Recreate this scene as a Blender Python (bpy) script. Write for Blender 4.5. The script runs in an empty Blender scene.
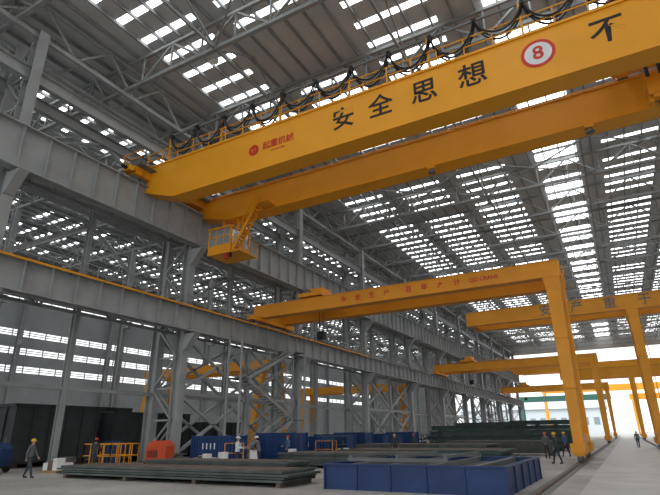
import bpy, math, random
from mathutils import Vector, Matrix
random.seed(7)
SC=bpy.context.scene
COL=SC.collection
SC.view_settings.view_transform='Standard'
SC.view_settings.look='None'
SC.view_settings.exposure=0.78

# ------------------------------------------------------------ materials
def mat(name,col,rough=0.6,metal=0.0,var=0.12,scale=1.5,bump=0.0,emis=0.0,spec=0.4):
    m=bpy.data.materials.new(name); m.use_nodes=True
    nt=m.node_tree; b=nt.nodes['Principled BSDF']
    b.inputs['Roughness'].default_value=rough; b.inputs['Metallic'].default_value=metal
    b.inputs['Specular IOR Level'].default_value=spec
    tc=nt.nodes.new('ShaderNodeTexCoord'); n=nt.nodes.new('ShaderNodeTexNoise')
    n.inputs['Scale'].default_value=scale; n.inputs['Detail'].default_value=5
    nt.links.new(tc.outputs['Object'],n.inputs['Vector'])
    r=nt.nodes.new('ShaderNodeValToRGB')
    c=Vector(col)
    lo=c*(1-var); hi=c*(1+var)
    r.color_ramp.elements[0].position=0.3; r.color_ramp.elements[1].position=0.7
    r.color_ramp.elements[0].color=(*lo,1); r.color_ramp.elements[1].color=(*[min(1,x) for x in hi],1)
    nt.links.new(n.outputs['Fac'],r.inputs['Fac']); nt.links.new(r.outputs['Color'],b.inputs['Base Color'])
    if bump>0:
        bp=nt.nodes.new('ShaderNodeBump'); bp.inputs['Strength'].default_value=bump
        nt.links.new(n.outputs['Fac'],bp.inputs['Height']); nt.links.new(bp.outputs['Normal'],b.inputs['Normal'])
    if emis>0:
        b.inputs['Emission Color'].default_value=(*col,1); b.inputs['Emission Strength'].default_value=emis
    return m
STEEL=mat('steel_grey_paint',(0.345,0.36,0.36),0.5,var=0.10,scale=0.8)
STEELD=mat('steel_dark',(0.15,0.158,0.16),0.6,var=0.15,scale=0.8)
TRUSS=mat('truss_grey',(0.28,0.295,0.295),0.6,var=0.1)
ROOFM=mat('roof_sheet',(0.55,0.57,0.575),0.6,var=0.08,scale=0.3)
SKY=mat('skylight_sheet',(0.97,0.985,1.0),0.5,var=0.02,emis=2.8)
YEL=mat('crane_yellow',(0.84,0.36,0.013),0.45,var=0.04,scale=0.5)
YEL2=mat('gantry_yellow',(0.77,0.32,0.018),0.5,var=0.08,scale=0.5)
BLK=mat('black_rubber',(0.012,0.012,0.014),0.5)
TXT=mat('text_black',(0.015,0.015,0.015),0.6)
RED=mat('text_red',(0.60,0.03,0.02),0.5)
WHITE=mat('white_paint',(0.75,0.76,0.76),0.5)
BLUE=mat('blue_paint',(0.012,0.045,0.15),0.5,var=0.25,scale=2)
BLUEN=mat('blue_tank_paint',(0.010,0.036,0.125),0.45,var=0.25,scale=1.2)
PLATE=mat('steel_plate',(0.08,0.095,0.09),0.6,var=0.3,scale=1.5)
GREENB=mat('green_primer',(0.045,0.08,0.075),0.6,var=0.25,scale=1.0)
RUST=mat('rusty_steel',(0.15,0.11,0.09),0.8,var=0.3,scale=3)
TARP=mat('dark_block_paint',(0.045,0.05,0.053),0.7,var=0.25,scale=0.8)
WALLM=mat('wall_sheet',(0.42,0.44,0.45),0.6,var=0.08,scale=0.3)
GREEN=mat('dark_green_crane',(0.05,0.15,0.12),0.5)
GLASS=mat('cab_glass',(0.25,0.30,0.33),0.08,var=0.2,spec=0.8)
MRED=mat('machine_red',(0.55,0.07,0.02),0.5)
WOOD=mat('timber',(0.35,0.24,0.13),0.8,var=.25,scale=4)
FARB=mat('far_building_paint',(0.55,0.60,0.63),0.8,var=0.05,scale=0.1)

FLOOR=bpy.data.materials.new('concrete_floor'); FLOOR.use_nodes=True
nt=FLOOR.node_tree; b=nt.nodes['Principled BSDF']; b.inputs['Roughness'].default_value=0.62
tc=nt.nodes.new('ShaderNodeTexCoord')
n1=nt.nodes.new('ShaderNodeTexNoise'); n1.inputs['Scale'].default_value=0.25; n1.inputs['Detail'].default_value=8
n2=nt.nodes.new('ShaderNodeTexNoise'); n2.inputs['Scale'].default_value=6; n2.inputs['Detail'].default_value=6
nt.links.new(tc.outputs['Object'],n1.inputs['Vector']); nt.links.new(tc.outputs['Object'],n2.inputs['Vector'])
mx=nt.nodes.new('ShaderNodeMath'); mx.operation='MULTIPLY_ADD'; mx.inputs[1].default_value=0.35
nt.links.new(n2.outputs['Fac'],mx.inputs[0]); nt.links.new(n1.outputs['Fac'],mx.inputs[2])
rp=nt.nodes.new('ShaderNodeValToRGB'); e=rp.color_ramp.elements
e[0].position=0.45; e[0].color=(0.24,0.23,0.215,1); e[1].position=0.9; e[1].color=(0.50,0.48,0.455,1)
nt.links.new(mx.outputs[0],rp.inputs['Fac'])
bk=nt.nodes.new('ShaderNodeTexBrick'); bk.offset=0; bk.inputs['Scale'].default_value=1
bk.inputs['Color1'].default_value=(1,1,1,1); bk.inputs['Color2'].default_value=(0.93,0.93,0.93,1); bk.inputs['Mortar'].default_value=(0.5,0.5,0.5,1)
bk.inputs['Mortar Size'].default_value=0.025; bk.inputs['Brick Width'].default_value=6; bk.inputs['Row Height'].default_value=6
nt.links.new(tc.outputs['Object'],bk.inputs['Vector'])
mm=nt.nodes.new('ShaderNodeMixRGB'); mm.blend_type='MULTIPLY'; mm.inputs[0].default_value=1
nt.links.new(rp.outputs[0],mm.inputs[1]); nt.links.new(bk.outputs['Color'],mm.inputs[2]); nt.links.new(mm.outputs[0],b.inputs['Base Color'])
OUT=mat('outdoor_ground',(0.42,0.42,0.41),0.8,var=0.1,scale=0.1)
ROAD=mat('painted_lane',(0.45,0.445,0.435),0.5,var=0.12,scale=0.7)

# ------------------------------------------------------------ mesh builder
class MB:
    def __init__(s): s.v=[]; s.f=[]; s.m=[]; s.mats=[]
    def mi(s,m):
        if m not in s.mats: s.mats.append(m)
        return s.mats.index(m)
    def hexa(s,p,m):
        b=len(s.v); s.v+= [tuple(q) for q in p]; k=s.mi(m)
        for f in ((0,3,2,1),(4,5,6,7),(0,1,5,4),(1,2,6,5),(2,3,7,6),(3,0,4,7)):
            s.f.append(tuple(b+i for i in f)); s.m.append(k)
    def box(s,x0,x1,y0,y1,z0,z1,m):
        s.hexa([(x0,y0,z0),(x1,y0,z0),(x1,y1,z0),(x0,y1,z0),(x0,y0,z1),(x1,y0,z1),(x1,y1,z1),(x0,y1,z1)],m)
    def quad(s,p,m):
        b=len(s.v); s.v+=[tuple(q) for q in p]; s.f.append((b,b+1,b+2,b+3)); s.m.append(s.mi(m))
    def frame(s,p,q,up):
        d=(q-p).normalized(); u=Vector(up)
        if abs(d.dot(u))>0.98: u=Vector((1,0,0)) if abs(d.x)<0.9 else Vector((0,1,0))
        r=d.cross(u).normalized(); u=r.cross(d).normalized(); return d,r,u
    def beam(s,p,q,w,h,m,up=(0,0,1),off=(0,0)):
        p=Vector(p);q=Vector(q); d,r,u=s.frame(p,q,up); o=r*off[0]+u*off[1]
        a=r*w/2; c=u*h/2
        s.hexa([p+o-a-c,p+o+a-c,q+o+a-c,q+o-a-c,p+o-a+c,p+o+a+c,q+o+a+c,q+o-a+c],m)
    def hbeam(s,p,q,w,h,m,up=(0,0,1),t=0.05):
        s.beam(p,q,w,t,m,up,(0,h/2-t/2)); s.beam(p,q,w,t,m,up,(0,-h/2+t/2)); s.beam(p,q,t,h-2*t,m,up)
    def taper(s,pb,sb,pt,st,m):
        (x,y,z),(X,Y,Z)=pb,pt; a,c=sb[0]/2,sb[1]/2; A,C=st[0]/2,st[1]/2
        s.hexa([(x-a,y-c,z),(x+a,y-c,z),(x+a,y+c,z),(x-a,y+c,z),(X-A,Y-C,Z),(X+A,Y-C,Z),(X+A,Y+C,Z),(X-A,Y+C,Z)],m)
    def tube(s,pts,r,m,n=6,cap=True):
        pts=[Vector(p) for p in pts]; b=len(s.v); k=s.mi(m)
        for i,p in enumerate(pts):
            d=(pts[min(i+1,len(pts)-1)]-pts[max(i-1,0)]).normalized()
            u=Vector((0,0,1)) if abs(d.z)<0.95 else Vector((1,0,0))
            a=d.cross(u).normalized(); c=a.cross(d)
            rr=r[i] if isinstance(r,(list,tuple)) else r
            for j in range(n):
                t=2*math.pi*j/n; s.v.append(tuple(p+a*math.cos(t)*rr+c*math.sin(t)*rr))
        for i in range(len(pts)-1):
            for j in range(n):
                s.f.append((b+i*n+j,b+i*n+(j+1)%n,b+(i+1)*n+(j+1)%n,b+(i+1)*n+j)); s.m.append(k)
        if cap:
            s.f.append(tuple(b+j for j in range(n))[::-1]); s.m.append(k)
            e=b+(len(pts)-1)*n; s.f.append(tuple(e+j for j in range(n))); s.m.append(k)
    def mesh(s,name):
        me=bpy.data.meshes.new(name); me.from_pydata(s.v,[],s.f)
        for m in s.mats: me.materials.append(m)
        me.polygons.foreach_set('material_index',s.m); me.update(); return me
    def obj(s,name,parent=None,loc=(0,0,0),rot=0,bevel=0):
        return mkobj(name,s.mesh(name),parent,loc,rot,bevel)
def mkobj(name,me,parent=None,loc=(0,0,0),rot=0,bevel=0):
    o=bpy.data.objects.new(name,me); COL.objects.link(o); o.location=loc; o.rotation_euler=(0,0,rot)
    if parent: o.parent=parent
    if bevel:
        bv=o.modifiers.new('b','BEVEL'); bv.width=bevel; bv.segments=2; bv.limit_method='ANGLE'
    return o
def empty(name,loc=(0,0,0),rot=0):
    o=bpy.data.objects.new(name,None); COL.objects.link(o); o.location=loc; o.rotation_euler=(0,0,rot); return o
def text(name,body,size,loc,m,parent=None,rot=(math.pi/2,0,0),bold=0.0,sx=1.0):
    cu=bpy.data.curves.new(name,'FONT'); cu.body=body; cu.size=size; cu.align_x='CENTER'; cu.align_y='CENTER'; cu.extrude=0.004; cu.offset=bold
    cu.materials.append(m); o=bpy.data.objects.new(name,cu); COL.objects.link(o); o.location=loc; o.rotation_euler=rot; o.scale=(sx,1,1)
    if parent: o.parent=parent
    return o

YB,YE=-30.0,178.0
XL,XR=-82.0,32.0
ZT=29.6
COLY=[-21,-4.5,13.6,28.5,45,61.5,78,94.5,111,127.5,144,160.5,177]

# ------------------------------------------------------------ ground
g=MB(); g.box(XL-1,XR+1,YB,YE,-0.3,0,FLOOR); g.obj('floor')
g=MB(); g.box(-400,400,YE,900,-0.35,-0.02,OUT); g.box(-400,XL-1,YB,YE,-0.35,-0.02,OUT); g.box(XR+1,400,YB,YE,-0.35,-0.02,OUT); g.box(-400,400,-300,YB,-0.35,-0.02,OUT); g.obj('ground_outside')
g=MB()
g.box(-1.6,5.5,YB,YE,0.0,0.006,ROAD)
g.obj('floor_lane')
for k,x in enumerate((-2.7,2.7)):
    g=MB(); g.box(x-.28,x+.28,YB,240,0.0,0.015,STEELD); g.box(x-.05,x+.05,YB,240,0.015,0.08,RUST); g.obj('crane_track')

# ------------------------------------------------------------ roof / ceiling
g=MB()
xs=[(-78,-75),(-71.5,-68),(-65,-61),(-57.5,-53.5),(-50,-46),(-42.5,-37),(-26.8,-21.5),(-19.5,-14.2),(-12,-6.6),(3,8),(10,15.5),(18,22.5),(24.5,29)]
step=2.2; y=YB
rows=[]
while y<YE-0.1:
    rows.append((y,min(y+step,YE))); y+=step
sk=MB()
for i,(y0,y1) in enumerate(rows):
    s0=y0+0.7; s1=s0+0.56
    g.box(XL,XR,y0,s0,ZT,ZT+.08,ROOFM); g.box(XL,XR,s1,y1,ZT,ZT+.08,ROOFM)
    cur=XL
    for (a,c) in xs:
        if random.random()<0.08: continue
        g.box(cur,a,s0,s1,ZT,ZT+.08,ROOFM); cur=c
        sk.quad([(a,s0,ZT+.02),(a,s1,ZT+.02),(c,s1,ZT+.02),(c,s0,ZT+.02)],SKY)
    g.box(cur,XR,s0,s1,ZT,ZT+.08,ROOFM)
for i,(y0,y1) in enumerate(rows):
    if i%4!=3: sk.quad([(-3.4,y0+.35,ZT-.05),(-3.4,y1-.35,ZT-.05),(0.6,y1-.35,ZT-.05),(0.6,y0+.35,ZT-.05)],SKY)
g.obj('ceiling'); sk.obj('skylight_panels')
g=MB(); x=XL
while x<XR: g.box(x-.06,x+.06,YB,YE,ZT-.34,ZT-.06,TRUSS); x+=1.5
g.obj('roof_purlins')
def truss_mesh():
    g=MB(); zt,zb=ZT-.5,ZT-2.9
    for x0,x1 in ((XL,-57),(-57,-30.2),(-30.2,XR)):
        g.beam((x0,0,zt),(x1,0,zt),.24,.24,TRUSS); g.beam((x0,0,zb),(x1,0,zb),.28,.28,TRUSS)
        n=int(round((x1-x0)/3)); dx=(x1-x0)/n
        for i in range(n):
            a=x0+i*dx; g.beam((a,0,zb),(a,0,zt),.12,.12,TRUSS)
            if i%2: g.beam((a,0,zb),(a+dx,0,zt),.15,.15,TRUSS)
            else: g.beam((a,0,zt),(a+dx,0,zb),.15,.15,TRUSS)
    return g.mesh('roof_truss')
tm=truss_mesh(); y=COLY[0]-8.25
while y<YE+0.1:
    if y>YB: mkobj('roof_truss',tm,loc=(0,y,0))
    y+=8.25
g=MB()
zb=ZT-2.9
for x in (-70,-54,-42,-20,-9,1,12,22):
    g.beam((x,YB,zb),(x,YE,zb),.16,.2,TRUSS); 
    yy=COLY[0]
    while yy<YE-8:
        g.beam((x,yy,zb),(x,yy+4.125,ZT-.5),.12,.12,TRUSS); g.beam((x,yy+4.125,ZT-.5),(x,yy+8.25,zb),.12,.12,TRUSS); yy+=8.25
for yy in [-21+16.5*i for i in range(0,12,2)]:
    for x in (-20,-9,1,12):
        g.beam((x,yy,zb+.1),(x+11,yy+8.25,zb+.1),.12,.12,TRUSS); g.beam((x+11,yy,zb+.1),(x,yy+8.25,zb+.1),.12,.12,TRUSS)
g.obj('roof_bracing')
g=MB(); g.tube([(0,0,0),(0,0,.25),(0,0,.5),(0,0,.62)],[.30,.24,.10,.08],STEELD,n=14); g.tube([(0,0,.6),(0,0,1.0)],.02,BLK,n=6); g.tube([(0,0,-.01),(0,0,0)],.28,WHITE,n=14); lm=g.mesh('high_bay_lamp')
for yy in [20.25+16.5*i for i in range(9)]:
    for x in (-20,-9,12): mkobj('high_bay_lamp',lm,loc=(x,yy,ZT-3.98))

# ------------------------------------------------------------ columns
def column_mesh():
    g=MB()
    for x in (-29.0,-31.6):
        g.hbeam((x,0,0),(x,0,ZT-2.9),.66,.8,STEEL,up=(1,0,0),t=.06)
        g.box(x-.6,x+.6,-.55,.55,0,.06,STEELD)
        g.box(x-.5,x+.5,-.06,.06,.06,.6,STEEL)
    z=0.6; k=0
    while z<ZT-4:
        z2=z+2.3
        g.beam((-29.2,0,z),(-31.4,0,z),.14,.14,STEEL)
        a,c=(-29.2,-31.4) if k%2 else (-31.4,-29.2)
        for yy in (-.28,.28): g.beam((a,yy,z),(c,yy,z2),.10,.12,STEEL)
        z=z2; k+=1
    for z in (9.2,16.2):
        g.hexa([(-28.7,-.3,z-1.3),(-28.5,-.3,z-1.3),(-28.5,.3,z-1.3),(-28.7,.3,z-1.3),(-28.7,-.3,z),(-27.4,-.3,z),(-27.4,.3,z),(-28.7,.3,z)],STEEL)
    return g.mesh('steel_column')
cm=column_mesh()
for y in COLY: mkobj('steel_column',cm,loc=(0,y,0))
g=MB()
g.hbeam((30.5,0,0),(30.5,0,ZT-2.9),.62,.9,STEEL,up=(1,0,0),t=.06); g.hbeam((31.6,0,0),(31.6,0,ZT-2.9),.5,.5,STEEL,up=(1,0,0),t=.06)
z=.5
while z<26: g.beam((30.7,0,z),(31.4,0,z+1.5),.1,.1,STEEL); z+=1.5
g.box(28.4,30.1,-.3,.3,15.4,16.2,STEEL)
rc=g.mesh('steel_column_r')
for y in COLY: mkobj('steel_column',rc,loc=(0,y,0))
for xx in (-57,-81):
    g=MB(); g.hbeam((xx,0,0),(xx,0,ZT-2.9),.6,.8,STEEL,up=(1,0,0),t=.06); g.box(xx+.4,xx+1.4,-.3,.3,15.4,16.2,STEEL); wc=g.mesh('wall_col')
    for y in COLY[2:]: mkobj('steel_column',wc,loc=(0,y,0))

# ------------------------------------------------------------ rail girders
def girder(name,x,z0,z1,w=.75,st=1.65,y0=YB,y1=YE-.3):
    g=MB()
    g.box(x-.03,x+.03,y0,y1,z0,z1,STEEL)
    g.box(x-w/2,x+w/2,y0,y1,z0,z0+.07,STEEL); g.box(x-w/2,x+w/2,y0,y1,z1-.07,z1,STEEL)
    g.box(x-.08,x+.08,y0,y1,z1,z1+.14,RUST)
    y=y0+.4
    while y<y1: g.box(x-w/2+.06,x+w/2-.06,y-.02,y+.02,z0+.07,z1-.07,STEEL); y+=st
    return g.obj(name)
girder('upper_crane_girder',-28,16.3,19.1)
girder('lower_crane_girder',-28,9.3,11.2)
girder('side_bay_crane_girder',-32.6,17.6,18.9)
girder('upper_crane_girder',29,16.3,19.1,st=3)
girder('side_bay_crane_girder',-55.5,16.3,17.6,st=3)

def walktruss(x,z0,z1,pan=2.75,m=STEEL):
    g=MB(); g.beam((x,YB,z0),(x,YE-.3,z0),.2,.2,m); g.beam((x,YB,z1),(x,YE-.3,z1),.2,.2,m)
    y=-21-8.25; k=0
    while y<YE-.3-pan:
        g.beam((x,y,z0),(x,y,z1),.1,.1,m)
        a,c=(z0,z1) if k%2 else (z1,z0)
        g.beam((x,y,a),(x,y+pan,c),.12,.12,m); y+=pan; k+=1
    return g
g=walktruss(-30.4,17.0,19.0); g.box(-30.5,-28.5,YB,YE-.3,19.02,19.08,STEELD)
for z in (19.7,20.2): g.beam((-30.4,YB,z),(-30.4,YE-.3,z),.05,.05,STEEL)
y=YB
while y<YE-.3: g.beam((-30.4,y,19.08),(-30.4,y,20.2),.05,.05,STEEL); y+=2.0
g.obj('crane_walkway')
g=walktruss(-30.4,9.5,11.1); g.box(-30.5,-28.45,YB,YE-.3,11.2,11.26,STEELD)
for z in (11.8,12.3): g.beam((-28.45,YB,z),(-28.45,YE-.3,z),.05,.05,STEEL)
y=YB
while y<YE-.3: g.beam((-28.45,y,11.26),(-28.45,y,12.3),.05,.05,STEEL); y+=2.0
g.obj('crane_walkway')
g=MB(); g.box(-27.55,-27.43,YB,60,11.05,11.17,YEL2)
y=YB
while y<60: g.box(-27.6,-27.55,y,y+.12,10.9,11.3,STEELD); y+=2.5
g.obj('conductor_rail')
g=MB()
for x in (-29.0,-31.6):
    g.hbeam((x,YB,23.4),(x,YE,23.4),.4,.9,STEEL,t=.05)
    g.beam((x,YB,26.4),(x,YE,26.4),.25,.3,STEEL); g.beam((x,YB,28.9),(x,YE,28.9),.22,.22,STEEL)
    for i in range(len(COLY)-1):
        a=COLY[i]; n=6; dy=(COLY[i+1]-a)/n
        for k in range(n):
            p,q=(26.4,28.9) if k%2 else (28.9,26.4)
            g.beam((x,a+k*dy,p),(x,a+(k+1)*dy,q),.14,.14,STEEL)
g.obj('eaves_beam')
g=MB()
def xb(x,y0,y1,z0,z1,w=.22):
    g.beam((x,y0,z0),(x,y1,z1),w,w,STEEL,up=(1,0,0)); g.beam((x,y1,z0),(x,y0,z1),w,w,STEEL,up=(1,0,0))
for i in range(len(COLY)-1):
    a,c=COLY[i],COLY[i+1]; mid=(a+c)/2
    x=-31.6
    g.beam((x,a,11.3),(x,mid,16.3),.2,.2,STEEL); g.beam((x,c,11.3),(x,mid,16.3),.2,.2,STEEL)
    g.hbeam((x,mid,.05),(x,mid,17.6),.35,.4,STEEL,up=(1,0,0),t=.04)
    if i in (3,5,7,9):
        for xx in (-31.6,-29.0):
            xb(xx,a,mid,.4,4.8,.2); xb(xx,mid,c,.4,4.8,.2); xb(xx,a,mid,4.9,9.2,.2); xb(xx,mid,c,4.9,9.2,.2)
        g.hbeam((-29.0,mid,.05),(-29.0,mid,9.2),.35,.4,STEEL,up=(1,0,0),t=.04); g.beam((-29,a,4.8),(-29,c,4.8),.22,.22,STEEL)
    g.beam((x,a,19.4),(x,mid,23.2),.18,.18,STEEL); g.beam((x,c,19.4),(x,mid,23.2),.18,.18,STEEL)
    g.beam((-31.6,a,4.8),(-31.6,c,4.8),.25,.25,STEEL)
g.obj('column_bracing')

# ------------------------------------------------------------ walls
def bandwall(name,x,t,bands):
    g=MB(); z=0
    for a,c in bands:
        g.box(x-t,x+t,YB,YE,z,a,WALLM)
        n=int((c-a)/.30)
        for k in range(1,n): 
            zz=a+(c-a)*k/n; g.box(x-.04,x+.04,YB,YE,zz-.07,zz+.07,WALLM)
        y=YB
        while y<YE: g.box(x-.06,x+.06,y,y+.16,a,c,WALLM); y+=2.75
        z=c
    g.box(x-t,x+t,YB,YE,z,ZT,WALLM); return g.obj(name)
bandwall('wall_left',XL,.12,[(11.4,12.4),(14.2,15.2),(17.0,18.0),(22.5,23.5)])
bandwall('wall_right',32.3,.12,[(3.5,6.0),(7.5,10),(11.5,14),(20.5,23)])
g=MB(); g.box(-30,XR,YE,YE+.2,25.6,ZT+.1,WALLM); g.box(XL,-30,YE,YE+.2,14,ZT+.1,WALLM); g.box(XL,-50,YE,YE+.2,0,14,WALLM); g.box(XR-1,XR+.3,YE,YE+.2,0,ZT,WALLM)
g.obj('wall_end')

# ------------------------------------------------------------ overhead bridge crane
oc=empty('overhead_bridge_crane')
ZTOP=20.6; ZBOT=17.65; ZRT=20.2; ZRB=18.1
def bridge(name,y,parent,x0=-28.2,x1=29.2,zb=ZBOT,zt=ZTOP,w=1.1,ze=18.75,end=3.2):
    g=MB(); a,c=y-w/2,y+w/2; xi0=x0+end; xi1=x1-end
    prof=[(x0,ze),(xi0,zb),(xi1,zb),(x1,ze)]
    for (xa,za),(xb_,zb_) in zip(prof[:-1],prof[1:]):
        g.hexa([(xa,a,za),(xb_,a,zb_),(xb_,c,zb_),(xa,c,za),(xa,a,zt),(xb_,a,zt),(xb_,c,zt),(xa,c,zt)],YEL)
    g.box(x0-.05,x1,a-.10,c+.10,zt,zt+.05,YEL)
    for (xa,za),(xb_,zb_) in zip(prof[:-1],prof[1:]):
        g.hexa([(xa,a-.10,za-.05),(xb_,a-.10,zb_-.05),(xb_,c+.10,zb_-.05),(xa,c+.10,za-.05),(xa,a-.10,za),(xb_,a-.10,zb_),(xb_,c+.10,zb_),(xa,c+.10,za)],YEL)
    g.box(x0,x1,y-.06,y+.06,zt+.05,zt+.19,RUST)
    return g.obj(name,parent)
Y1,Y2=23.0,28.9
bridge('girder_front',Y1,oc); bridge('girder_rear',Y2,oc,zb=ZRB,zt=ZRT,ze=18.9)
for x in (-28.0,29.0):
    g=MB(); g.box(x-.45,x+.45,Y1-2.0,Y2+1.8,19.55,20.15,YEL); g.box(x-.35,x+.35,Y1-2.4,Y1-2.0,19.7,20.1,YEL)
    for yy in (Y1-1.6,Y1-.9,Y2+.5,Y2+1.3):
        g.tube([(x-.14,yy,19.6),(x+.14,yy,19.6)],.34,STEELD,n=16)
        g.box(x-.5,x+.5,yy-.4,yy+.4,19.6,19.9,YEL)
    g.tube([(x,Y1-2.4,19.9),(x,Y1-2.8,19.9)],.14,BLK,n=10); g.tube([(x,Y2+1.8,19.9),(x,Y2+2.2,19.9)],.14,BLK,n=10)
    g.box(x-.9,x+1.0,Y1-2.0,Y2+1.8,20.16,20.2,STEELD)
    for z in (20.75,21.3): g.beam((x-.9,Y1-2.0,z),(x-.9,Y2+1.8,z),.05,.05,YEL); g.beam((x-.9,Y1-2.0,z),(x+1,Y1-2.0,z),.05,.05,YEL)
    for yy in [Y1-2.0+i*1.2 for i in range(9)]: g.beam((x-.9,yy,20.2),(x-.9,yy,21.3),.05,.05,YEL)
    g.box(x-.3,x+.4,Y1-1.9,Y1-1.1,20.2,20.9,STEELD)
    g.tube([(x+.1,Y1-.2,20.6),(x+.1,Y1-1.1,20.6)],.22,STEELD,n=12)
    g.obj('end_carriage',oc)
def railing(x0,x1,y,z,m,g,sp=1.5,h=1.15):
    for zz in (h*.5,h): g.beam((x0,y,z+zz),(x1,y,z+zz),.055,.055,m)
    g.box(x0,x1,y-.02,y+.02,z,z+.12,m)
    n=int((x1-x0)/sp)
    for i in range(n+1):
        xx=x0+(x1-x0)*i/n; g.beam((xx,y,z),(xx,y,z+h),.06,.06,m)
g=MB(); railing(-28,29,Y1-.60,ZTOP+.05,YEL,g)
railing(-28,29,Y2+.60,ZRT+.05,YEL,g,h=.9); g.obj('railing',oc)
g=MB(); zf=22.9; yf=Y1-.45
g.beam((-26,yf,zf),(29,yf,zf),.09,.14,STEELD)
x=-26
while x<29.1: g.beam((x,yf,ZTOP),(x,yf,zf),.11,.11,YEL); x+=5.0
g.obj('festoon_track',oc)
g=MB(); x=-25.8
while x<2:
    L=2.5; sag=1.3+random.random()*.4
    for k,dy in enumerate((-.14,.0,.14)):
        pts=[]
        for i in range(13):
            t=i/12; pts.append((x+L*t,yf-.1+dy,zf-.15-(sag+.14*k)*(1-(2*t-1)**2)**.7))
        g.tube(pts,.06,BLK,n=5,cap=False)
    g.box(x-.12,x+.12,yf-.25,yf+.1,zf-.24,zf-.02,BLK)
    x+=L
g.obj('festoon_cables',oc)
yt=Y1-.565; ZL=19.3
for ch,x in (('安',-11.4),('全',-9.0),('思',-6.4),('想',-3.75),('不',2.55)):
    text('letter',ch,1.55,(x,yt,ZL),TXT,oc,bold=.022)
text('letter','8',1.05,(-.5,yt-.012,ZL+.05),RED,oc,bold=.02)
g=MB(); n=40
def ring(g,cx,y,cz,r0,r1,m):
    for i in range(n):
        a,c=2*math.pi*i/n,2*math.pi*(i+1)/n
        g.quad([(cx+r0*math.cos(a),y,cz+r0*math.sin(a)),(cx+r1*math.cos(a),y,cz+r1*math.sin(a)),(cx+r1*math.cos(c),y,cz+r1*math.sin(c)),(cx+r0*math.cos(c),y,cz+r0*math.sin(c))],m)
ring(g,-.5,yt,ZL+.05,0.001,.72,WHITE); ring(g,-.5,yt-.006,ZL+.05,.64,.80,RED)
ring(g,-18.0,yt,19.2,.16,.40,RED); g.quad([(-18.06,yt-.004,19.0),(-17.9,yt-.004,19.0),(-17.9,yt-.004,19.5),(-18.06,yt-.004,19.5)],RED)
g.obj('number_badge',oc)
text('logo_text','起重机械',.60,(-16.1,yt,19.25),RED,oc,bold=.01)
text('logo_small_text','CRANE 200t',.2,(-16.1,yt,18.78),RED,oc)
# operator cab
g=MB(); cx0,cx1,cy0,cy1,cz0,cz1=-25.9,-23.8,27.4,29.6,14.8,17.0
g.box(cx0,cx1,cy0,cy1,cz0,cz0+.12,YEL); g.box(cx0-.12,cx1+.12,cy0-.15,cy1+.12,cz1-.12,cz1,YEL)
for (x,y) in ((cx0,cy0),(cx1,cy0),(cx0,cy1),(cx1,cy1)): g.box(x-.07,x+.07,y-.07,y+.07,cz0,cz1,YEL)
for x in (cx0+.7,cx0+1.4): g.box(x-.04,x+.04,cy0-.04,cy0+.04,cz0,cz1,YEL)
for y in (cy0+.75,cy0+1.5):
    for x in (cx0,cx1): g.box(x-.04,x+.04,y-.04,y+.04,cz0,cz1,YEL)
g.box(cx0,cx1,cy0-.03,cy0+.03,cz0,cz0+.75,YEL); g.box(cx0-.03,cx0+.03,cy0,cy1,cz0,cz0+.75,YEL); g.box(cx1-.03,cx1+.03,cy0,cy1,cz0,cz0+.75,YEL); g.box(cx0,cx1,cy1-.03,cy1+.03,cz0,cz1,YEL)
g.box(cx0,cx1,cy0-.05,cy0+.05,cz0+1.4,cz0+1.48,YEL)
g.box(cx0+.05,cx1-.05,cy0-.012,cy0+.012,cz0+.75,cz1-.12,GLASS); g.box(cx0-.012,cx0+.012,cy0+.05,cy1-.05,cz0+.75,cz1-.12,GLASS); g.box(cx1-.012,cx1+.012,cy0+.05,cy1-.05,cz0+.75,cz1-.12,GLASS)
g.box(cx0+.7,cx0+1.3,cy0+1,cy0+1.7,cz0+.12,cz0+1.0,BLK)
for x in (cx0+.3,cx1-.3): 
    for y in (cy0+1.2,cy1-.5): g.box(x-.1,x+.1,y-.1,y+.1,cz1,ZRB,YEL)
g.tube([(cx0+1.6,cy0+.2,cz0),(cx0+1.6,cy0+.2,cz0-.4)],.16,RED,n=10)
g.tube([(cx0+2.0,cy0+.2,cz0),(cx0+2.0,cy0+.2,cz0-.3)],.13,BLK,n=10)
g.box(cx1,cx1+.9,cy0,cy1,cz0-.02,cz0+.06,YEL)
for z in (.55,1.1): g.beam((cx1,cy0,cz0+z),(cx1+.9,cy0,cz0+z),.05,.05,YEL); g.beam((cx1+.9,cy0,cz0+z),(cx1+.9,cy1,cz0+z),.05,.05,YEL)
for p in ((cx1+.45,cy0),(cx1+.9,cy0),(cx1+.9,cy0+1.1),(cx1+.9,cy1)): g.beam((p[0],p[1],cz0),(p[0],p[1],cz0+1.1),.05,.05,YEL)
g.obj('operator_cab',oc)
g=MB()
ys=cy0+.1
pa,pb=Vector((cx1+.4,ys,cz0+.1)),Vector((cx1+2.5,ys,18.2))
for dy in (-.3,.3):
    g.beam(pa+Vector((0,dy,0)),pb+Vector((0,dy,0)),.06,.2,YEL); g.beam(pa+Vector((0,dy,.95)),pb+Vector((0,dy,.95)),.05,.05,YEL)
    for i in range(6): q=pa.lerp(pb,i/5)+Vector((0,dy,0)); g.beam(q,q+Vector((0,0,.95)),.05,.05,YEL)
for i in range(1,14): q=pa.lerp(pb,i/14); g.box(q.x-.12,q.x+.12,q.y-.3,q.y+.3,q.z-.02,q.z+.02,YEL)
g.box(pb.x-.2,pb.x+1.0,ys-.35,Y2-.55,18.15,18.22,YEL); g.obj('cab_stair',oc)
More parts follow.
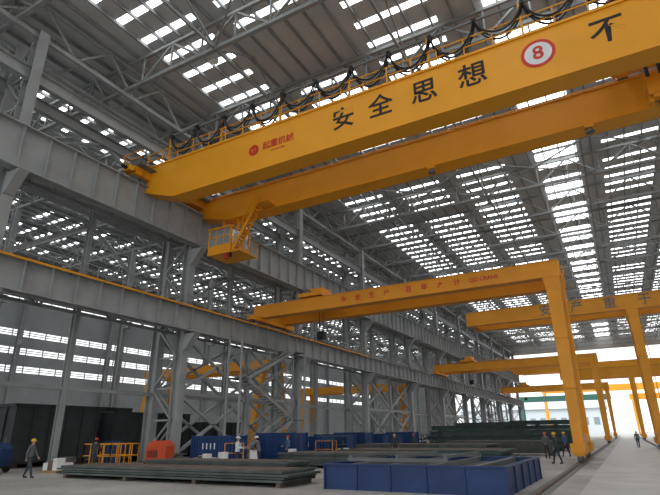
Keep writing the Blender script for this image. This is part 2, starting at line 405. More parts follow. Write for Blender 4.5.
# hoist trolley with hook block drawn up between the girders
g=MB(); tx=5.6; ym=(Y1+Y2)/2
for yy in (Y1,Y2): g.box(tx-2.7,tx+3,yy-.35,yy+.35,21.15,21.5,YEL2)
for x in (tx-2.5,tx+2.8): g.box(x-.25,x+.25,Y1,Y2,21.15,21.5,YEL2)
for x in (tx-2.2,tx+2.4):
    g.tube([(x,Y1-.12,21.03),(x,Y1+.12,21.03)],.24,STEELD,n=14); g.tube([(x,Y2-.12,20.63),(x,Y2+.12,20.63)],.24,STEELD,n=14); g.box(x-.3,x+.3,Y2-.2,Y2+.2,20.75,21.15,YEL2)
g.tube([(tx-1.2,Y1+.9,22.2),(tx-1.2,Y2-.9,22.2)],.6,STEELD,n=18)
for yy in (Y1+.9,Y2-.9): g.box(tx-1.8,tx-.6,yy-.08,yy+.08,21.3,22.5,YEL2)
g.box(tx-2.6,tx+2.8,Y1+.7,Y1+1.1,21.2,21.45,YEL2); g.box(tx-2.6,tx+2.8,Y2-1.1,Y2-.7,21.2,21.45,YEL2)
g.box(tx+.5,tx+2.3,Y1+.8,Y1+2.4,21.5,23.0,YEL2); g.tube([(tx-.1,Y2-2.6,22.0),(tx-.1,Y2-1.4,22.0)],.4,STEELD,n=14)
railing(tx-2.7,tx+3,Y1-.35,21.5,YEL,g)
hx=tx-1.2
for dx in (-.28,.28):
    for dy in (-.35,0,.35): g.tube([(hx+dx,ym+dy,21.8),(hx+dx,ym+dy,18.1)],.035,BLK,n=5)
g.box(hx-.5,hx+.5,ym-.06,ym+.06,17.0,18.2,YEL2); g.box(hx-.5,hx+.5,ym-.5,ym-.42,17.2,18.2,YEL2); g.box(hx-.5,hx+.5,ym+.42,ym+.5,17.2,18.2,YEL2)
for dy in (-.24,.24): g.tube([(hx,ym+dy-.1,17.85),(hx,ym+dy+.1,17.85)],.42,STEELD,n=18)
g.box(hx-.3,hx+.3,ym-.5,ym+.5,17.0,17.25,YEL2)
hk=[(hx,ym,17.0),(hx,ym,16.75)]+[(hx+.38*math.sin(t),ym,16.35+.38*math.cos(t)) for t in [i*.5 for i in range(9)]]
g.tube(hk,[.13,.13]+[.14]*4+[.13,.12,.10,.08,.04],STEELD,n=8); g.obj('hoist_trolley',oc)
g=MB()
for x in (-8,1.2):
    g.box(x-.25,x+.25,Y2-.9,Y2-.5,ZRB-.35,ZRB-.05,YEL); g.tube([(x,Y2-.7,ZRB-.35),(x,Y2-.7,ZRB-.6)],[.12,.26],STEELD,n=12)
g.obj('girder_lamps',oc)

oc2=empty('overhead_bridge_crane')
bridge('girder_front',166,oc2,zb=18.3,zt=20.3); bridge('girder_rear',170,oc2,zb=18.3,zt=20.3)
g=MB()
for x in (-28,29): g.box(x-.4,x+.4,163.5,172.5,19.3,20.3,YEL)
g.obj('end_carriage',oc2)

# ------------------------------------------------------------ gantry cranes
def leg_pair(g,xleg,y,h,z0,z1,m):
    for s in (-1,1):
        yb=y+s*(h+1.5); yt_=y+s*(h-.1)
        g.taper((xleg,yb,1.1),(.55,.55),(xleg,yt_,z0-1.0),(.92,1.05),m)
        g.taper((xleg,yt_,z0-1.0),(.92,1.05),(xleg-.1,yt_,z1-.05),(1.4,1.0),m)
        g.box(xleg-.4,xleg+.4,yb-1.2,yb+1.2,.55,1.1,m)
        for k in (-.8,.8):
            g.tube([(xleg-.12,yb+k,.40),(xleg+.12,yb+k,.40)],.32,STEELD,n=16); g.box(xleg-.28,xleg+.28,yb+k-.32,yb+k+.32,.42,.6,m)
        for t in (.33,.66):
            q=Vector((xleg,yb,1.1)).lerp(Vector((xleg,yt_,z0-1.0)),t); ww=.55+.37*t; g.box(q.x-ww/2-.06,q.x+ww/2+.06,q.y-ww/2-.1,q.y+ww/2+.1,q.z-.05,q.z+.05,m)
    g.box(xleg-.25,xleg+.25,y-h-1.5,y+h+1.5,1.1,1.6,m)
    g.box(xleg-.25,xleg+.25,y-h,y+h,z0-1.6,z0-.9,m)
    lx=xleg+.62
    for k in (-.2,.2): g.beam((lx,y-h-1.2+k,1.2),(lx,y-h+k,z0),.05,.05,m)
    for i in range(24): g.beam((lx,y-h-1.4+1.2*i/24,1.3+(z0-1.3)*i/24),(lx,y-h-1.0+1.2*i/24,1.3+(z0-1.3)*i/24),.03,.03,m)
    g.box(xleg-.3,xleg+.3,y-h-1.0,y-h-.5,1.9,3.3,m)
def semi(y,xleg,z0,z1,xl=-28.0,gap=3.6,label=None,m=YEL2,xr=None,small=None,full=None,lsize=.62,tx=None):
    e=empty('gantry_crane' if full else 'semi_gantry_crane'); h=gap/2
    xr=xr if xr is not None else xleg+.6
    g=MB()
    for s in (-1,1):
        yy=y+s*h
        g.box(xl-.5,xr,yy-.38,yy+.38,z0,z1,m); g.box(xl-.5,xr,yy-.45,yy+.45,z1,z1+.04,m); g.box(xl-.5,xr,yy-.45,yy+.45,z0-.04,z0,m)
        g.box(xl-.5,xr,yy-.05,yy+.05,z1+.04,z1+.14,RUST)
    for x in (xl,xr-.4): g.box(x-.3,x+.3,y-h,y+h,z0+.1,z1-.1,m)
    g.obj('girders',e)
    g=MB(); railing(xl,xr,y+h+.42,z1,m,g,sp=2.0,h=.8); g.obj('railing',e)
    if not full:
        g=MB()
        g.box(xl-.35,xl+.35,y-h-1.6,y+h+1.6,11.6,12.0,m)
        for yy in (y-h-1.2,y+h+1.2): g.tube([(xl-.12,yy,11.62),(xl+.12,yy,11.62)],.28,STEELD,n=14)
        if z0>12.05:
            for s in (-1,1): g.taper((xl,y+s*h,12.0),(.7,.8),(xl,y+s*h,z0),(.9,.8),m)
        g.obj('rail_truck',e)
    g=MB(); leg_pair(g,xleg,y,h,z0,z1,m)
    if full: leg_pair(g,full,y,h,z0,z1,m)
    g.obj('legs',e,bevel=.04)
    g=MB(); tx=tx if tx is not None else xl+5.5
    g.box(tx-1.2,tx+1.2,y-h-.3,y+h+.3,z1+.25,z1+.6,m); g.box(tx-.8,tx+.6,y-.8,y+.8,z1+.6,z1+1.3,m); g.tube([(tx-.9,y-1.2,z1+.9),(tx-.9,y+1.2,z1+.9)],.35,STEELD,n=14)
    for d in (-.2,.2): g.tube([(tx+d,y,z1+.3),(tx+d,y,z0-1.6)],.025,BLK,n=5)
    g.box(tx-.35,tx+.35,y-.25,y+.25,z0-2.2,z0-1.5,BLK); g.obj('hoist_trolley',e)
    if label:
        for ch,x in label: text('letter',ch,lsize,(x,y-h-.40,(z0+z1)/2),RED if lsize<1 else STEELD,e,bold=.012)
    if small: text('maker_text',small[0],.42,(small[1],y-h-.40,(z0+z1)/2),RED,e,bold=.008)
    return e
semi(38.9,-2.7,11.95,13.05,label=[(c,-19.0+1.3*i) for i,c in enumerate('安全生产')]+[(c,-13.2+1.3*i) for i,c in enumerate('百年大计')],small=('QD CRANE',-7.3),lsize=.55)
semi(62,2.7,13.7,15.2,xl=-14,xr=29,full=26,lsize=1.3,tx=14,label=[(c,-5.6+3.2*i) for i,c in enumerate('安产重于泰山')])
semi(92,-2.7,11.95,13.2)
semi(122,2.7,12.1,13.9,xl=-10,xr=29,full=26,tx=14)
semi(150,-2.7,11.95,13.2)

def portal(y,x0,x1,z0,z1,m,name='portal_crane'):
    e=empty(name); g=MB()
    for s in (-1.6,1.6): g.box(x0-1,x1+1,y+s-.4,y+s+.4,z0,z1,m)
    g.obj('girders',e); g=MB()
    for x in (x0,x1):
        for s in (-1,1):
            g.taper((x,y+s*3.2,.9),(.6,.6),(x,y+s*1.7,z0),(.9,.8),m); g.box(x-.35,x+.35,y+s*3.2-1,y+s*3.2+1,.4,.95,m)
            for k in (-.6,.6): g.tube([(x-.12,y+s*3.2+k,.3),(x+.12,y+s*3.2+k,.3)],.3,STEELD,n=12)
        g.box(x-.25,x+.25,y-3,y+3,.9,1.4,m)
        for k in range(5):
            z=2+k*2; g.beam((x,y-3+.25*k,z),(x,y+3-.25*k,z),.15,.15,m)
    g.obj('legs',e); return e
portal(50,-54,-36,9,10.0,YEL2); portal(88,-54,-35,9,10.2,YEL2)
portal(215,-34,-4,12.5,14.4,GREEN); portal(255,-30,20,18,20.5,YEL2); portal(232,4,30,13,15,YEL2)

# ------------------------------------------------------------ stair tower
g=MB()
for x in (-27.2,-25.9):
    for y in (32.0,41.5): g.beam((x,y,0),(x,y,9.2),.14,.14,STEEL)
zz=[0,3.05,6.1,9.15]
for i in range(3):
    a,c=(33.2,40.2) if i%2==0 else (40.2,33.2)
    for x in (-26.9,-26.2):
        g.beam((x,a,zz[i]),(x,c,zz[i+1]),.08,.26,STEEL); g.beam((x,a,zz[i]+1),(x,c,zz[i+1]+1),.05,.05,STEEL)
        for k in range(8): t=k/7; g.beam((x,a+(c-a)*t,zz[i]+3.05*t),(x,a+(c-a)*t,zz[i]+3.05*t+1),.04,.04,STEEL)
    for k in range(1,15): t=k/15; y=a+(c-a)*t; g.box(-26.9,-26.2,y-.14,y+.14,zz[i]+3.05*t-.02,zz[i]+3.05*t+.02,STEELD)
    e0,e1=(c,41.5) if c>a else (32.0,c)
    g.box(-27.2,-25.9,e0,e1,zz[i+1]-.08,zz[i+1],STEELD)
g.obj('stair_tower')

# ------------------------------------------------------------ ground objects
e=empty('blue_steel_tank'); g=MB(); x0,x1,y0,y1,h=-9.6,-3.4,16.8,23.6,.78
g.box(x0,x1,y0,y0+.08,.06,h,BLUEN); g.box(x0,x1,y1-.08,y1,.06,h,BLUEN); g.box(x0,x0+.08,y0+.08,y1-.08,.06,h,BLUEN); g.box(x1-.08,x1,y0+.08,y1-.08,.06,h,BLUEN)
g.box(x0,x1,y0,y1,.0,.06,BLUEN)
for x in [x0+i*(x1-x0)/5 for i in range(6)]: g.box(x-.03,x+.03,y0-.05,y0,.0,h,BLUEN)
for y in [y0+i*(y1-y0)/5 for i in range(6)]: g.box(x1,x1+.05,y-.03,y+.03,.0,h,BLUEN)
g.box(x0-.08,x1+.08,y0-.08,y0+.1,h,h+.05,BLUEN); g.box(x0-.08,x1+.08,y1-.1,y1+.08,h,h+.05,BLUEN); g.box(x1-.1,x1+.08,y0+.1,y1-.1,h,h+.05,BLUEN); g.box(x0-.08,x0+.1,y0+.1,y1-.1,h,h+.05,BLUEN)
g.obj('shell',e); g=MB()
for i in range(9): y=y0+.6+i*.7; g.box(x0+.12,x1-.12,y-.08,y+.08,h-.3,h-.12,STEELD)
for i in range(4): x=x0+.9+i*1.45; g.box(x-.1,x+.1,y0+.15,y1-.15,h-.12,h+.03,STEELD)
for y in (y0+1.6,y1-.5): g.box(x0+.1,x0+4.0,y-.05,y+.05,h+.05,h+.17,STEELD)
for x in (x0+.2,x0+2.1,x0+3.9):
    g.box(x-.05,x+.05,y0+1.6,y1-.5,h+.17,h+.27,STEELD)
g.obj('grating',e)
def stack(name,x0,x1,y0,y1,n,t,m,jit=.25,gap=.02,sup=True):
    g=MB(); z=0
    if sup:
        k=max(2,int((x1-x0)/3))
        for i in range(k): x=x0+.4+(x1-x0-.8)*i/(k-1); g.box(x-.1,x+.1,y0+.1,y1-.1,0,.16,RUST)
        z=.16
    for i in range(n):
        a,b_,c,d=[random.uniform(-jit,jit) for _ in range(4)]
        g.box(x0+a,x1+b_,y0+c*.4,y1+d*.4,z,z+t,m); z+=t
        if gap: g.box(x0+.5,x1-.5,y0+.3,y1-.3,z,z+gap,RUST); z+=gap
    return g.obj(name)
stack('steel_plate_stack',-24.0,-11.0,16.4,18.8,4,.08,PLATE)
stack('steel_plate_stack',-22.5,-13.5,20.2,22.4,5,.08,PLATE)
stack('steel_plate_stack',-18.2,-9.8,26.5,29.5,6,.09,PLATE)
stack('steel_plate_stack',-17.5,-6.5,32,36,6,.09,GREENB)
stack('steel_plate_stack',-20,-9,40,43.5,7,.1,PLATE)
stack('steel_plate_stack',-14,-5.2,45.5,48,8,.1,PLATE)
stack('steel_plate_stack',-9.0,-5.6,26.0,29.8,3,.06,RUST,jit=.12)
def beamstack(x0,x1,y0,y1,nz,m):
    g=MB(); z=.2; ny=int((y1-y0)/.75)
    for i in range(4): x=x0+1+(x1-x0-2)*i/3; g.box(x-.12,x+.12,y0,y1,0,.2,RUST)
    for k in range(nz):
        for j in range(ny):
            y=y0+.35+j*.75; o=random.uniform(-.4,.4); g.hbeam((x0+o,y,z+.27),(x1+o,y,z+.27),.5,.54,m,t=.05)
        z+=.54
        if k<nz-1:
            for i in range(4): x=x0+1+(x1-x0-2)*i/3; g.box(x-.06,x+.06,y0,y1,z,z+.08,RUST)
            z+=.08
    return g.obj('steel_beam_stack')
beamstack(-17.5,-5.2,56,61,3,GREENB); beamstack(-22,-13,66,71,4,GREENB); beamstack(-14,-5,76,80,5,GREENB); beamstack(-24,-14,84,88,5,PLATE)

def container(x,y,rot,L=3.4,W=1.8,H=1.75,label=True):
    e=empty('blue_tool_container',(x,y,0),rot); g=MB()
    g.box(-L/2,L/2,-W/2,W/2,.14,H,BLUE)
    for i in range(int(L/.3)): 
        xx=-L/2+.15+i*.3; g.box(xx-.06,xx+.06,-W/2-.04,-W/2,.25,H-.15,BLUE); g.box(xx-.06,xx+.06,W/2,W/2+.04,.25,H-.15,BLUE)
    for sx in (-1,1):
        for sy in (-1,1): g.box(sx*L/2-.07,sx*L/2+.07,sy*W/2-.07,sy*W/2+.07,0,H+.04,BLUE)
        g.box(sx*L/2-.04,sx*L/2+.04,-.02,.02,.2,H-.1,STEELD)
    g.box(-L/2,L/2,-W/2-.06,-W/2+.02,H-.1,H+.03,BLUE); g.box(-L/2,L/2,-W/2-.06,-W/2+.02,.1,.24,BLUE)
    g.obj('body',e)
    if label:
        g=MB()
        for k in range(4): g.box(-.7+k*.35,-.60+k*.35,-W/2-.05,-W/2-.04,H*.52,H*.74,WHITE)
        g.obj('label',e)
    return e
for i,(x,y) in enumerate(((-25.6,29.6),(-23.2,34.0),(-23.4,38.4),(-24.4,44.6),(-24.2,48.2),(-24.0,52.0),(-24.2,56.5),(-24,61))):
    container(x,y,random.uniform(-.05,.05),H=(1.75,1.9,1.6)[i%3],label=i%2==0)
def block(x0,x1,y0,y1,h):
    g=MB(); g.box(x0,x1,y0,y1,.35,h,TARP)
    for i in range(int((x1-x0)/1.2)+1): x=x0+i*1.2; g.box(x-.05,x+.05,y0-.12,y0,.35,h,TARP)
    for i in range(int((y1-y0)/1.2)+1): y=y0+i*1.2; g.box(x1,x1+.12,y-.05,y+.05,.35,h,TARP)
    for z in (.35,h-.1): g.box(x0-.1,x1+.12,y0-.14,y1,z,z+.1,TARP)
    for x in (x0+.6,x1-.6):
        for y in (y0+.6,y1-.6): g.box(x-.3,x+.3,y-.3,y+.3,0,.35,RUST)
    return g.obj('steel_hull_block')
block(-39.5,-33.8,19.5,25.5,3.8); block(-46,-40.5,18,27,3.4); block(-40,-33.8,27,35,3.6); block(-50,-42,30,38,3.2); block(-41,-34.5,38,43,3.0); block(-62,-52,30,44,5)
g=MB()
cx,cy=-27.4,22.0
for i in range(5):
    for yy in (cy-1.0,cy+1.0): g.beam((cx-1.2+.6*i,yy,0),(cx-1.2+.6*i,yy,1.4),.045,.045,YEL2)
for i in range(4):
    for xx in (cx-1.2,cx+1.2): g.beam((xx,cy-1.0+.667*i,0),(xx,cy-1.0+.667*i,1.4),.045,.045,YEL2)
for z in (.1,.75,1.4):
    for yy in (cy-1.0,cy+1.0): g.beam((cx-1.2,yy,z),(cx+1.2,yy,z),.05,.05,YEL2)
    for xx in (cx-1.2,cx+1.2): g.beam((xx,cy-1.0,z),(xx,cy+1.0,z),.05,.05,YEL2)
g.obj('yellow_guard_cage')
def generator(x,y,rot,col):
    e=empty('welding_generator',(x,y,0),rot); g=MB()
    g.box(-.7,.7,-.45,.45,.35,1.25,col); g.taper((0,0,1.25),(1.4,.9),(0,0,1.55),(1.0,.6),col); g.box(-.75,.75,-.5,.5,.25,.35,BLK)
    for xx in (-.45,.45):
        for yy in (-.5,.5): g.tube([(xx,yy-.07,.2),(xx,yy+.07,.2)],.2,BLK,n=14)
    for i in range(6): g.box(-.55+i*.12,-.49+i*.12,-.47,-.45,.6,1.0,BLK)
    g.tube([(.4,.1,1.3),(.4,.1,1.85)],.04,STEELD,n=8); g.beam((.7,0,.4),(1.3,0,.75),.05,.05,BLK); g.obj('body',e,bevel=.02)
generator(-25.0,23.6,.2,MRED); generator(-31.0,17.2,.4,BLUE)
def gasrack(x,y):
    e=empty('gas_cylinder_rack',(x,y,0),.1); g=MB()
    g.box(-.75,.75,-.4,.4,0,.08,STEELD)
    for sx in (-.72,.72):
        for sy in (-.37,.37): g.beam((sx,sy,.08),(sx,sy,1.3),.05,.05,YEL2)
    for z in (.7,1.3):
        for sy in (-.37,.37): g.beam((-.72,sy,z),(.72,sy,z),.04,.04,YEL2)
    g.obj('frame',e); g=MB()
    for i in range(5):
        for sy in (-.16,.16):
            xx=-.54+.27*i; g.tube([(xx,sy,.08),(xx,sy,1.3),(xx,sy,1.42),(xx,sy,1.47),(xx,sy,1.58)],[.11,.11,.07,.035,.035],BLUE,n=12)
    g.obj('cylinders',e)
gasrack(-22.8,28.2); gasrack(-20.8,36.6); gasrack(-30.5,24.6)
def pallet(x,y,kind):
    e=empty('loaded_pallet',(x,y,0),random.uniform(-.2,.2)); g=MB()
    for yy in (-.5,0,.5): g.box(-.6,.6,yy-.05,yy+.05,0,.1,WOOD)
    for i in range(6): g.box(-.6+i*.205,-.45+i*.205,-.55,.55,.1,.13,WOOD)
    g.obj('pallet',e); g=MB()
    if kind==0:
        for i in range(3):
            for j in range(2): g.box(-.55+i*.38,-.2+i*.38,-.5+j*.52,-.02+j*.52,.13,.5+.12*((i+j)%3),RUST if i%2 else WHITE)
    else:
        for k in range(2): g.tube([(0,0,.2+.26*k),(0,0,.26+.26*k)],.5,STEELD,n=18); g.tube([(0,0,.26+.26*k),(0,0,.44+.26*k)],.42,PLATE if k else RUST,n=18)
        g.tube([(0,0,.13),(0,0,.2)],.3,RUST,n=12)
    g.obj('load',e,bevel=.01)
for i,(x,y) in enumerate(((-27.6,18.8),(-29.4,20.6),(-23.4,25.8),(-12.0,24.6),(-10.6,30.9),(-26.6,26.6),(-20.4,38.6),(-19.2,46))): pallet(x,y,i%2)
g=MB(); g.tube([(0,0,0),(0,0,.05),(0,0,.45),(0,0,.5),(0,0,.9)],[.3,.3,.29,.3,.29],WHITE,n=20); dm=g.mesh('steel_drum')
for p in ((-20.6,27.2),(-19.9,30.4),(-20.4,24.0)): mkobj('steel_drum',dm,loc=(p[0],p[1],0))
def trestle(x,y,L=2.0,h=.75,m=RUST,rot=0):
    g=MB(); g.hbeam((-L/2,0,h-.08),(L/2,0,h-.08),.16,.16,m,t=.02)
    for s in (-1,1):
        for k in (-1,1): g.beam((s*L/2*.8,0,h-.15),(s*L/2*.8,k*.3,0),.07,.07,m)
        g.beam((s*L/2*.8,-.2,.25),(s*L/2*.8,.2,.25),.05,.05,m)
    return g.obj('steel_trestle',None,(x,y,0),rot)
for (x,y) in ((-17.4,30.7),(-14.8,30.9),(-11.6,38.2)): trestle(x,y)
e=empty('distant_workshop'); g=MB()
g.box(-90,-10,330,360,0,14,FARB); g.hexa([(-92,328,14),(-8,328,14),(-8,362,14),(-92,362,14),(-92,345,19),(-8,345,19),(-8,345.2,19),(-92,345.2,19)],FARB)
for i in range(14): g.box(-88+i*5.6,-85+i*5.6,329.9,330,5,9,GLASS)
g.obj('body',e)
def rack(x,y):
    g=MB()
    for sx in (-1.2,1.2):
        for sy in (-.5,.5): g.box(sx-.04,sx+.04,sy-.04,sy+.04,0,1.7,BLUE)
    for z in (.15,.9,1.6): g.box(-1.2,1.2,-.5,.5,z,z+.06,STEELD)
    for i in range(5): g.box(-1.1+i*.45,-.75+i*.45,-.4,.4,.21,.21+random.uniform(.3,.6),random.choice([RUST,PLATE,MRED,WHITE])); g.box(-1.1+i*.45,-.75+i*.45,-.35,.35,.96,.96+random.uniform(.2,.5),random.choice([RUST,PLATE,BLUE,WHITE]))
    return g.obj('storage_rack',None,(x,y,0),random.uniform(-.1,.1))
for p in ((-23.0,41.5),(-24.4,66),(-24.2,70),(-24.4,75),(-24.2,80)): rack(*p)

# ------------------------------------------------------------ people
SKIN=mat('skin',(0.50,0.29,0.20),0.55,var=.04); HAIR=mat('hair',(0.02,0.017,0.015),0.6)
BOOT=mat('boots',(0.03,0.028,0.025),0.6); EYE=mat('eye_white',(0.8,0.8,0.8),0.3); IRIS=mat('iris',(0.03,0.02,0.015),0.3); LIP=mat('lips',(0.4,0.15,0.12),0.5)
def cloth(c,n): return mat(n,c,0.85,var=.12,scale=8)
def apply(o):
    dg=bpy.context.evaluated_depsgraph_get(); me=bpy.data.meshes.new_from_object(o.evaluated_get(dg)); 
    bpy.data.objects.remove(o); return me
def skinmesh(verts,edges,radii,root=0,sub=1):
    me=bpy.data.meshes.new('sk'); me.from_pydata(verts,edges,[]); o=bpy.data.objects.new('sk',me); COL.objects.link(o)
    m=o.modifiers.new('s','SKIN'); m.use_smooth_shade=True
    for i,r in enumerate(radii):
        sv=me.skin_vertices[0].data[i]; sv.radius=(r,r) if not isinstance(r,tuple) else r; sv.use_root=(i==root)
    if sub: u=o.modifiers.new('u','SUBSURF'); u.levels=sub; u.render_levels=sub
    return apply(o)
def hand_mesh(side):
    v=[(0,0,.02),(0,0,-.045),(0,.0,-.085)]; e=[(0,1),(1,2)]; r=[(.024,.024),(.018,.034),(.014,.036)]
    for k,(off,ln) in enumerate(((.031,.068),(.0105,.078),(-.010,.072),(-.030,.056))):
        p=Vector((0,off,-.082)); b0=len(v); v.append(tuple(p)); r.append(.0085); e.append((2,b0))
        d=[(0,-.0,-.42),(side*.35,0,-.36),(side*.6,0,-.24)]
        for j,dd in enumerate(d):
            p=p+Vector((-dd[0]*ln*.55,0,dd[2]*ln)); v.append(tuple(p)); r.append(.0085-.001*j); e.append((b0+j,b0+j+1))
    b0=len(v); v.append((0,.03,-.03)); r.append(.011); e.append((1,b0)); v.append((-side*.012,.052,-.055)); r.append(.010); e.append((b0,b0+1)); v.append((-side*.018,.055,-.082)); r.append(.009); e.append((b0+1,b0+2))
    me=skinmesh(v,e,r,0,1); me.materials.clear(); me.materials.append(SKIN); return me
HM={s:hand_mesh(s) for s in (-1,1)}
def sphere(g,c,r,m,seg=16,rings=12,zmin=-1.0,shape=None):
    b=len(g.v); k=g.mi(m)
    for i in range(rings+1):
        t=-math.pi/2+math.pi*i/rings
        st=max(math.sin(t),zmin)
        for j in range(seg):
            a=2*math.pi*j/seg; p=Vector((math.cos(t)*math.cos(a),math.cos(t)*math.sin(a),st))
            q=Vector((p.x*r[0],p.y*r[1],p.z*r[2]))
            if shape: q=shape(p,q)
            g.v.append((c[0]+q.x,c[1]+q.y,c[2]+q.z))
    for i in range(rings):
        for j in range(seg):
            g.f.append((b+i*seg+j,b+i*seg+(j+1)%seg,b+(i+1)*seg+(j+1)%seg,b+(i+1)*seg+j)); g.m.append(k)
def head_mesh(helmet):
    g=MB()
    def sh(p,q):
        if p.z<0: q.x*=1-.28*(-p.z); q.y=q.y*(1-.12*(-p.z))+.012*(-p.z)
        return q
    sphere(g,(0,0,.115),(.076,.095,.118),SKIN,20,16,shape=sh)
    g.hexa([(-.016,.085,.085),(.016,.085,.085),(.008,.085,.135),(-.008,.085,.135),(-.01,.116,.09),(.01,.116,.09),(.005,.1,.13),(-.005,.1,.13)],SKIN)
    for s in (-1,1):
        sphere(g,(s*.03,.083,.125),(.013,.009,.008),EYE,8,6); sphere(g,(s*.03,.0915,.125),(.0055,.003,.0055),IRIS,8,6)
        g.box(s*.03-.017,s*.03+.017,.083,.092,.142,.148,HAIR)
        sphere(g,(s*.078,-.005,.11),(.010,.02,.032),SKIN,8,8)
    sphere(g,(0,.088,.055),(.024,.008,.008),LIP,10,6)
    sphere(g,(0,-.014,.125),(.080,.096,.105),HAIR,18,12,shape=lambda p,q:Vector((q.x,min(q.y,-.005 if p.z<.25 else .04),q.z)))
    if helmet:
        sphere(g,(0,0,.165),(.108,.128,.105),helmet,20,12,zmin=-.05)
        g.tube([(0,0,.158),(0,0,.168)],[.118,.118],helmet,n=20)
        g.hexa([(-.08,.08,.155),(.08,.08,.155),(.05,.175,.148),(-.05,.175,.148),(-.08,.08,.167),(.08,.08,.167),(.05,.175,.158),(-.05,.175,.158)],helmet)
        g.box(-.012,.012,-.05,.05,.25,.276,helmet)
    g.tube([(0,-.012,-.06),(0,-.005,.06)],[.055,.052],SKIN,n=12)
    me=g.mesh('head'); 
    for p in me.polygons: p.use_smooth=True
    return me
def worker(x,y,face,shirt,pants,helmet,stride=.12,arms=((.12,.05),(.12,.1)),h=1.0,lean=0.0,headyaw=0):
    e=empty('worker',(x,y,0),face); e.scale=(h,h,h)
    V=[];E=[];Rr=[];T=[]
    def add(p,r,par,t): 
        V.append(tuple(p)); Rr.append(r); T.append(t)
        if par is not None: E.append((par,len(V)-1))
        return len(V)-1
    ly=lambda z: lean*(z-.95)
    pel=add((0,0,.97),(.155,.115),None,'p'); wa=add((0,ly(1.12),1.12),(.145,.105),pel,'s'); ch=add((0,ly(1.30),1.30),(.165,.12),wa,'s'); nb=add((0,ly(1.42),1.42),(.12,.085),ch,'s'); nk=add((0,ly(1.5),1.50),(.058,.058),nb,'k')
    hands=[]
    for s,(sw,eb) in zip((-1,1),arms):
        S=Vector((s*.185,ly(1.39),1.39)); sh=add(S,.068,nb,'s')
        out=.06
        El=S+Vector((s*out,math.sin(sw)*.29,-math.cos(sw)*.29)); el=add(El,.05,sh,'s')
        W=El+Vector((-s*.02-s*.10*min(1,eb),math.sin(sw+eb)*.25,-math.cos(sw+eb)*.25)); w=add(W,(.034,.034),el,'s')
        hands.append((s,W,sw+eb))
        f=stride*s
        hp=add((s*.095,0,.88),(.098,.098),pel,'p'); kn=add((s*.11,f*.75+.02,.50),(.066,.066),hp,'p'); an=add((s*.12,f*1.6-(.0),.11),(.05,.05),kn,'p')
        hl=add((s*.12,f*1.6-.02,.055),(.05,.045),an,'b'); to=add((s*.135,f*1.6+.16,.045),(.045,.038),hl,'b')
    me=skinmesh(V,E,Rr,0,2)
    me.materials.clear()
    for m in (shirt,pants,BOOT,SKIN): me.materials.append(m)
    segs=[(Vector(V[a]),Vector(V[b_]),T[b_]) for a,b_ in E]
    idx={'s':0,'p':1,'b':2,'k':3}
    for p in me.polygons:
        c=p.center; best=9;bt='s'
        for a,b_,t in segs:
            ab=b_-a; u=max(0,min(1,(c-a).dot(ab)/ab.length_squared)); d=(a+ab*u-c).length
            if d<best: best=d;bt=t
        if bt in 'sp' and abs(c.x)<.19: bt='s' if c.z>.95 else 'p'
        p.material_index=idx[bt]; p.use_smooth=True
    zmin=min(v.co.z for v in me.vertices)
    for v in me.vertices: v.co.z-=zmin
    mkobj('body',me,e)
    for s,W,an in hands:
        o=mkobj('hand_right' if s>0 else 'hand_left',HM[s],e,loc=(W.x,W.y-.02*math.sin(an),W.z-zmin+.02*math.cos(an))); o.rotation_euler=(an,0,0)
    o=mkobj('head',head_mesh(helmet),e,loc=(0,ly(1.52)+.01,1.49-zmin)); o.rotation_euler=(0,0,headyaw)
    return e
GRY=cloth((.13,.14,.15),'grey_coverall'); NAVY=cloth((.03,.04,.07),'navy_trousers'); WH=cloth((.72,.74,.75),'white_shirt'); DK=cloth((.05,.055,.06),'dark_work_jacket'); BLU=cloth((.08,.14,.25),'blue_workwear')
HY=mat('helmet_yellow',(.8,.5,.03),.35); HW=mat('helmet_white',(.8,.8,.8),.35); HR=mat('helmet_red',(.65,.05,.03),.35)
R_=math.radians
worker(-25.4,15.8,R_(-60),GRY,DK,HY,stride=.15,arms=((.35,.3),(-.25,.2)))
worker(-18.9,23.4,R_(-75),WH,NAVY,HW,stride=.05,arms=((.5,1.1),(.5,1.2)))
worker(-18.9,25.4,R_(100),GRY,NAVY,HW,stride=.08,arms=((.9,.6),(.3,.5)),lean=.35)
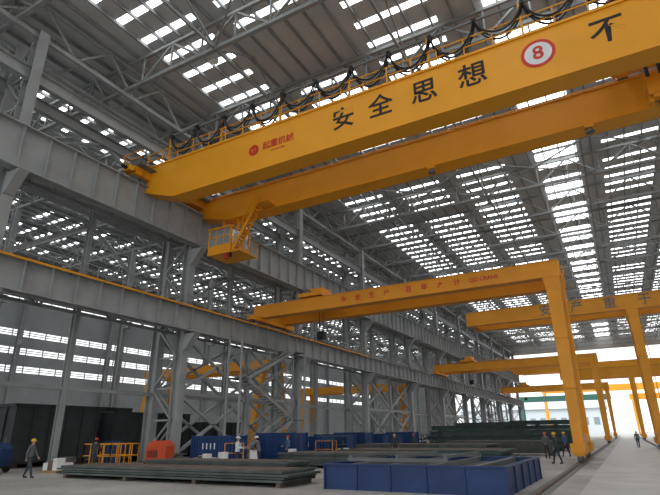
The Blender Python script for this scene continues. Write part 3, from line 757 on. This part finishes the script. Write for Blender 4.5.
worker(-3.9,34.6,R_(120),DK,NAVY,HY,stride=.12,arms=((.3,.2),(-.3,.2)))
worker(-5.2,40.6,R_(200),GRY,DK,HR,stride=.06,arms=((.1,.3),(.2,.9)))
worker(-4.3,44.2,R_(150),BLU,NAVY,HY,stride=.16,arms=((.4,.2),(-.3,.2)))
worker(-4.6,66,R_(170),DK,NAVY,HY,stride=.12)
worker(0.8,68,R_(10),GRY,NAVY,HY,stride=.15)
worker(-18.5,50,R_(90),DK,NAVY,HR,stride=.1)
worker(-21.6,32.4,R_(160),BLU,NAVY,HR,stride=.06,arms=((.2,.4),(.4,.8)))
worker(-15.6,38,R_(230),DK,NAVY,HY,stride=.12,arms=((.3,.3),(-.2,.3)))
worker(-26.6,20.2,R_(30),DK,NAVY,HR,stride=.06,arms=((.5,.7),(.5,.7)),lean=.2)

# ------------------------------------------------------------ world & light
w=bpy.data.worlds.new('overcast_sky'); SC.world=w; w.use_nodes=True; nt=w.node_tree
bg=nt.nodes['Background']; bg.inputs[0].default_value=(.92,.94,.95,1); bg.inputs[1].default_value=1.1
l=bpy.data.lights.new('sun','SUN'); l.energy=0.8; l.angle=math.radians(20); lo=bpy.data.objects.new('sun',l); COL.objects.link(lo); lo.rotation_euler=(math.radians(50),0,math.radians(20))

# ------------------------------------------------------------ camera
f=500; p=math.atan(186.5/500); a=math.atan(295/(500/math.cos(p))); r=math.radians(0.7)
F=Vector((-math.sin(a)*math.cos(p),math.cos(a)*math.cos(p),math.sin(p)))
R=Vector((math.cos(a),math.sin(a),0)); U=R.cross(F)
R2=R*math.cos(r)-U*math.sin(r); U2=U*math.cos(r)+R*math.sin(r)
c=bpy.data.cameras.new('camera'); c.sensor_width=36; c.lens=f/660*36; c.clip_end=2000; c.clip_start=.1
co=bpy.data.objects.new('camera',c); COL.objects.link(co)
M=Matrix((( R2.x,U2.x,-F.x,0),(R2.y,U2.y,-F.y,0),(R2.z,U2.z,-F.z,1.8),(0,0,0,1))); co.matrix_world=M
SC.camera=co
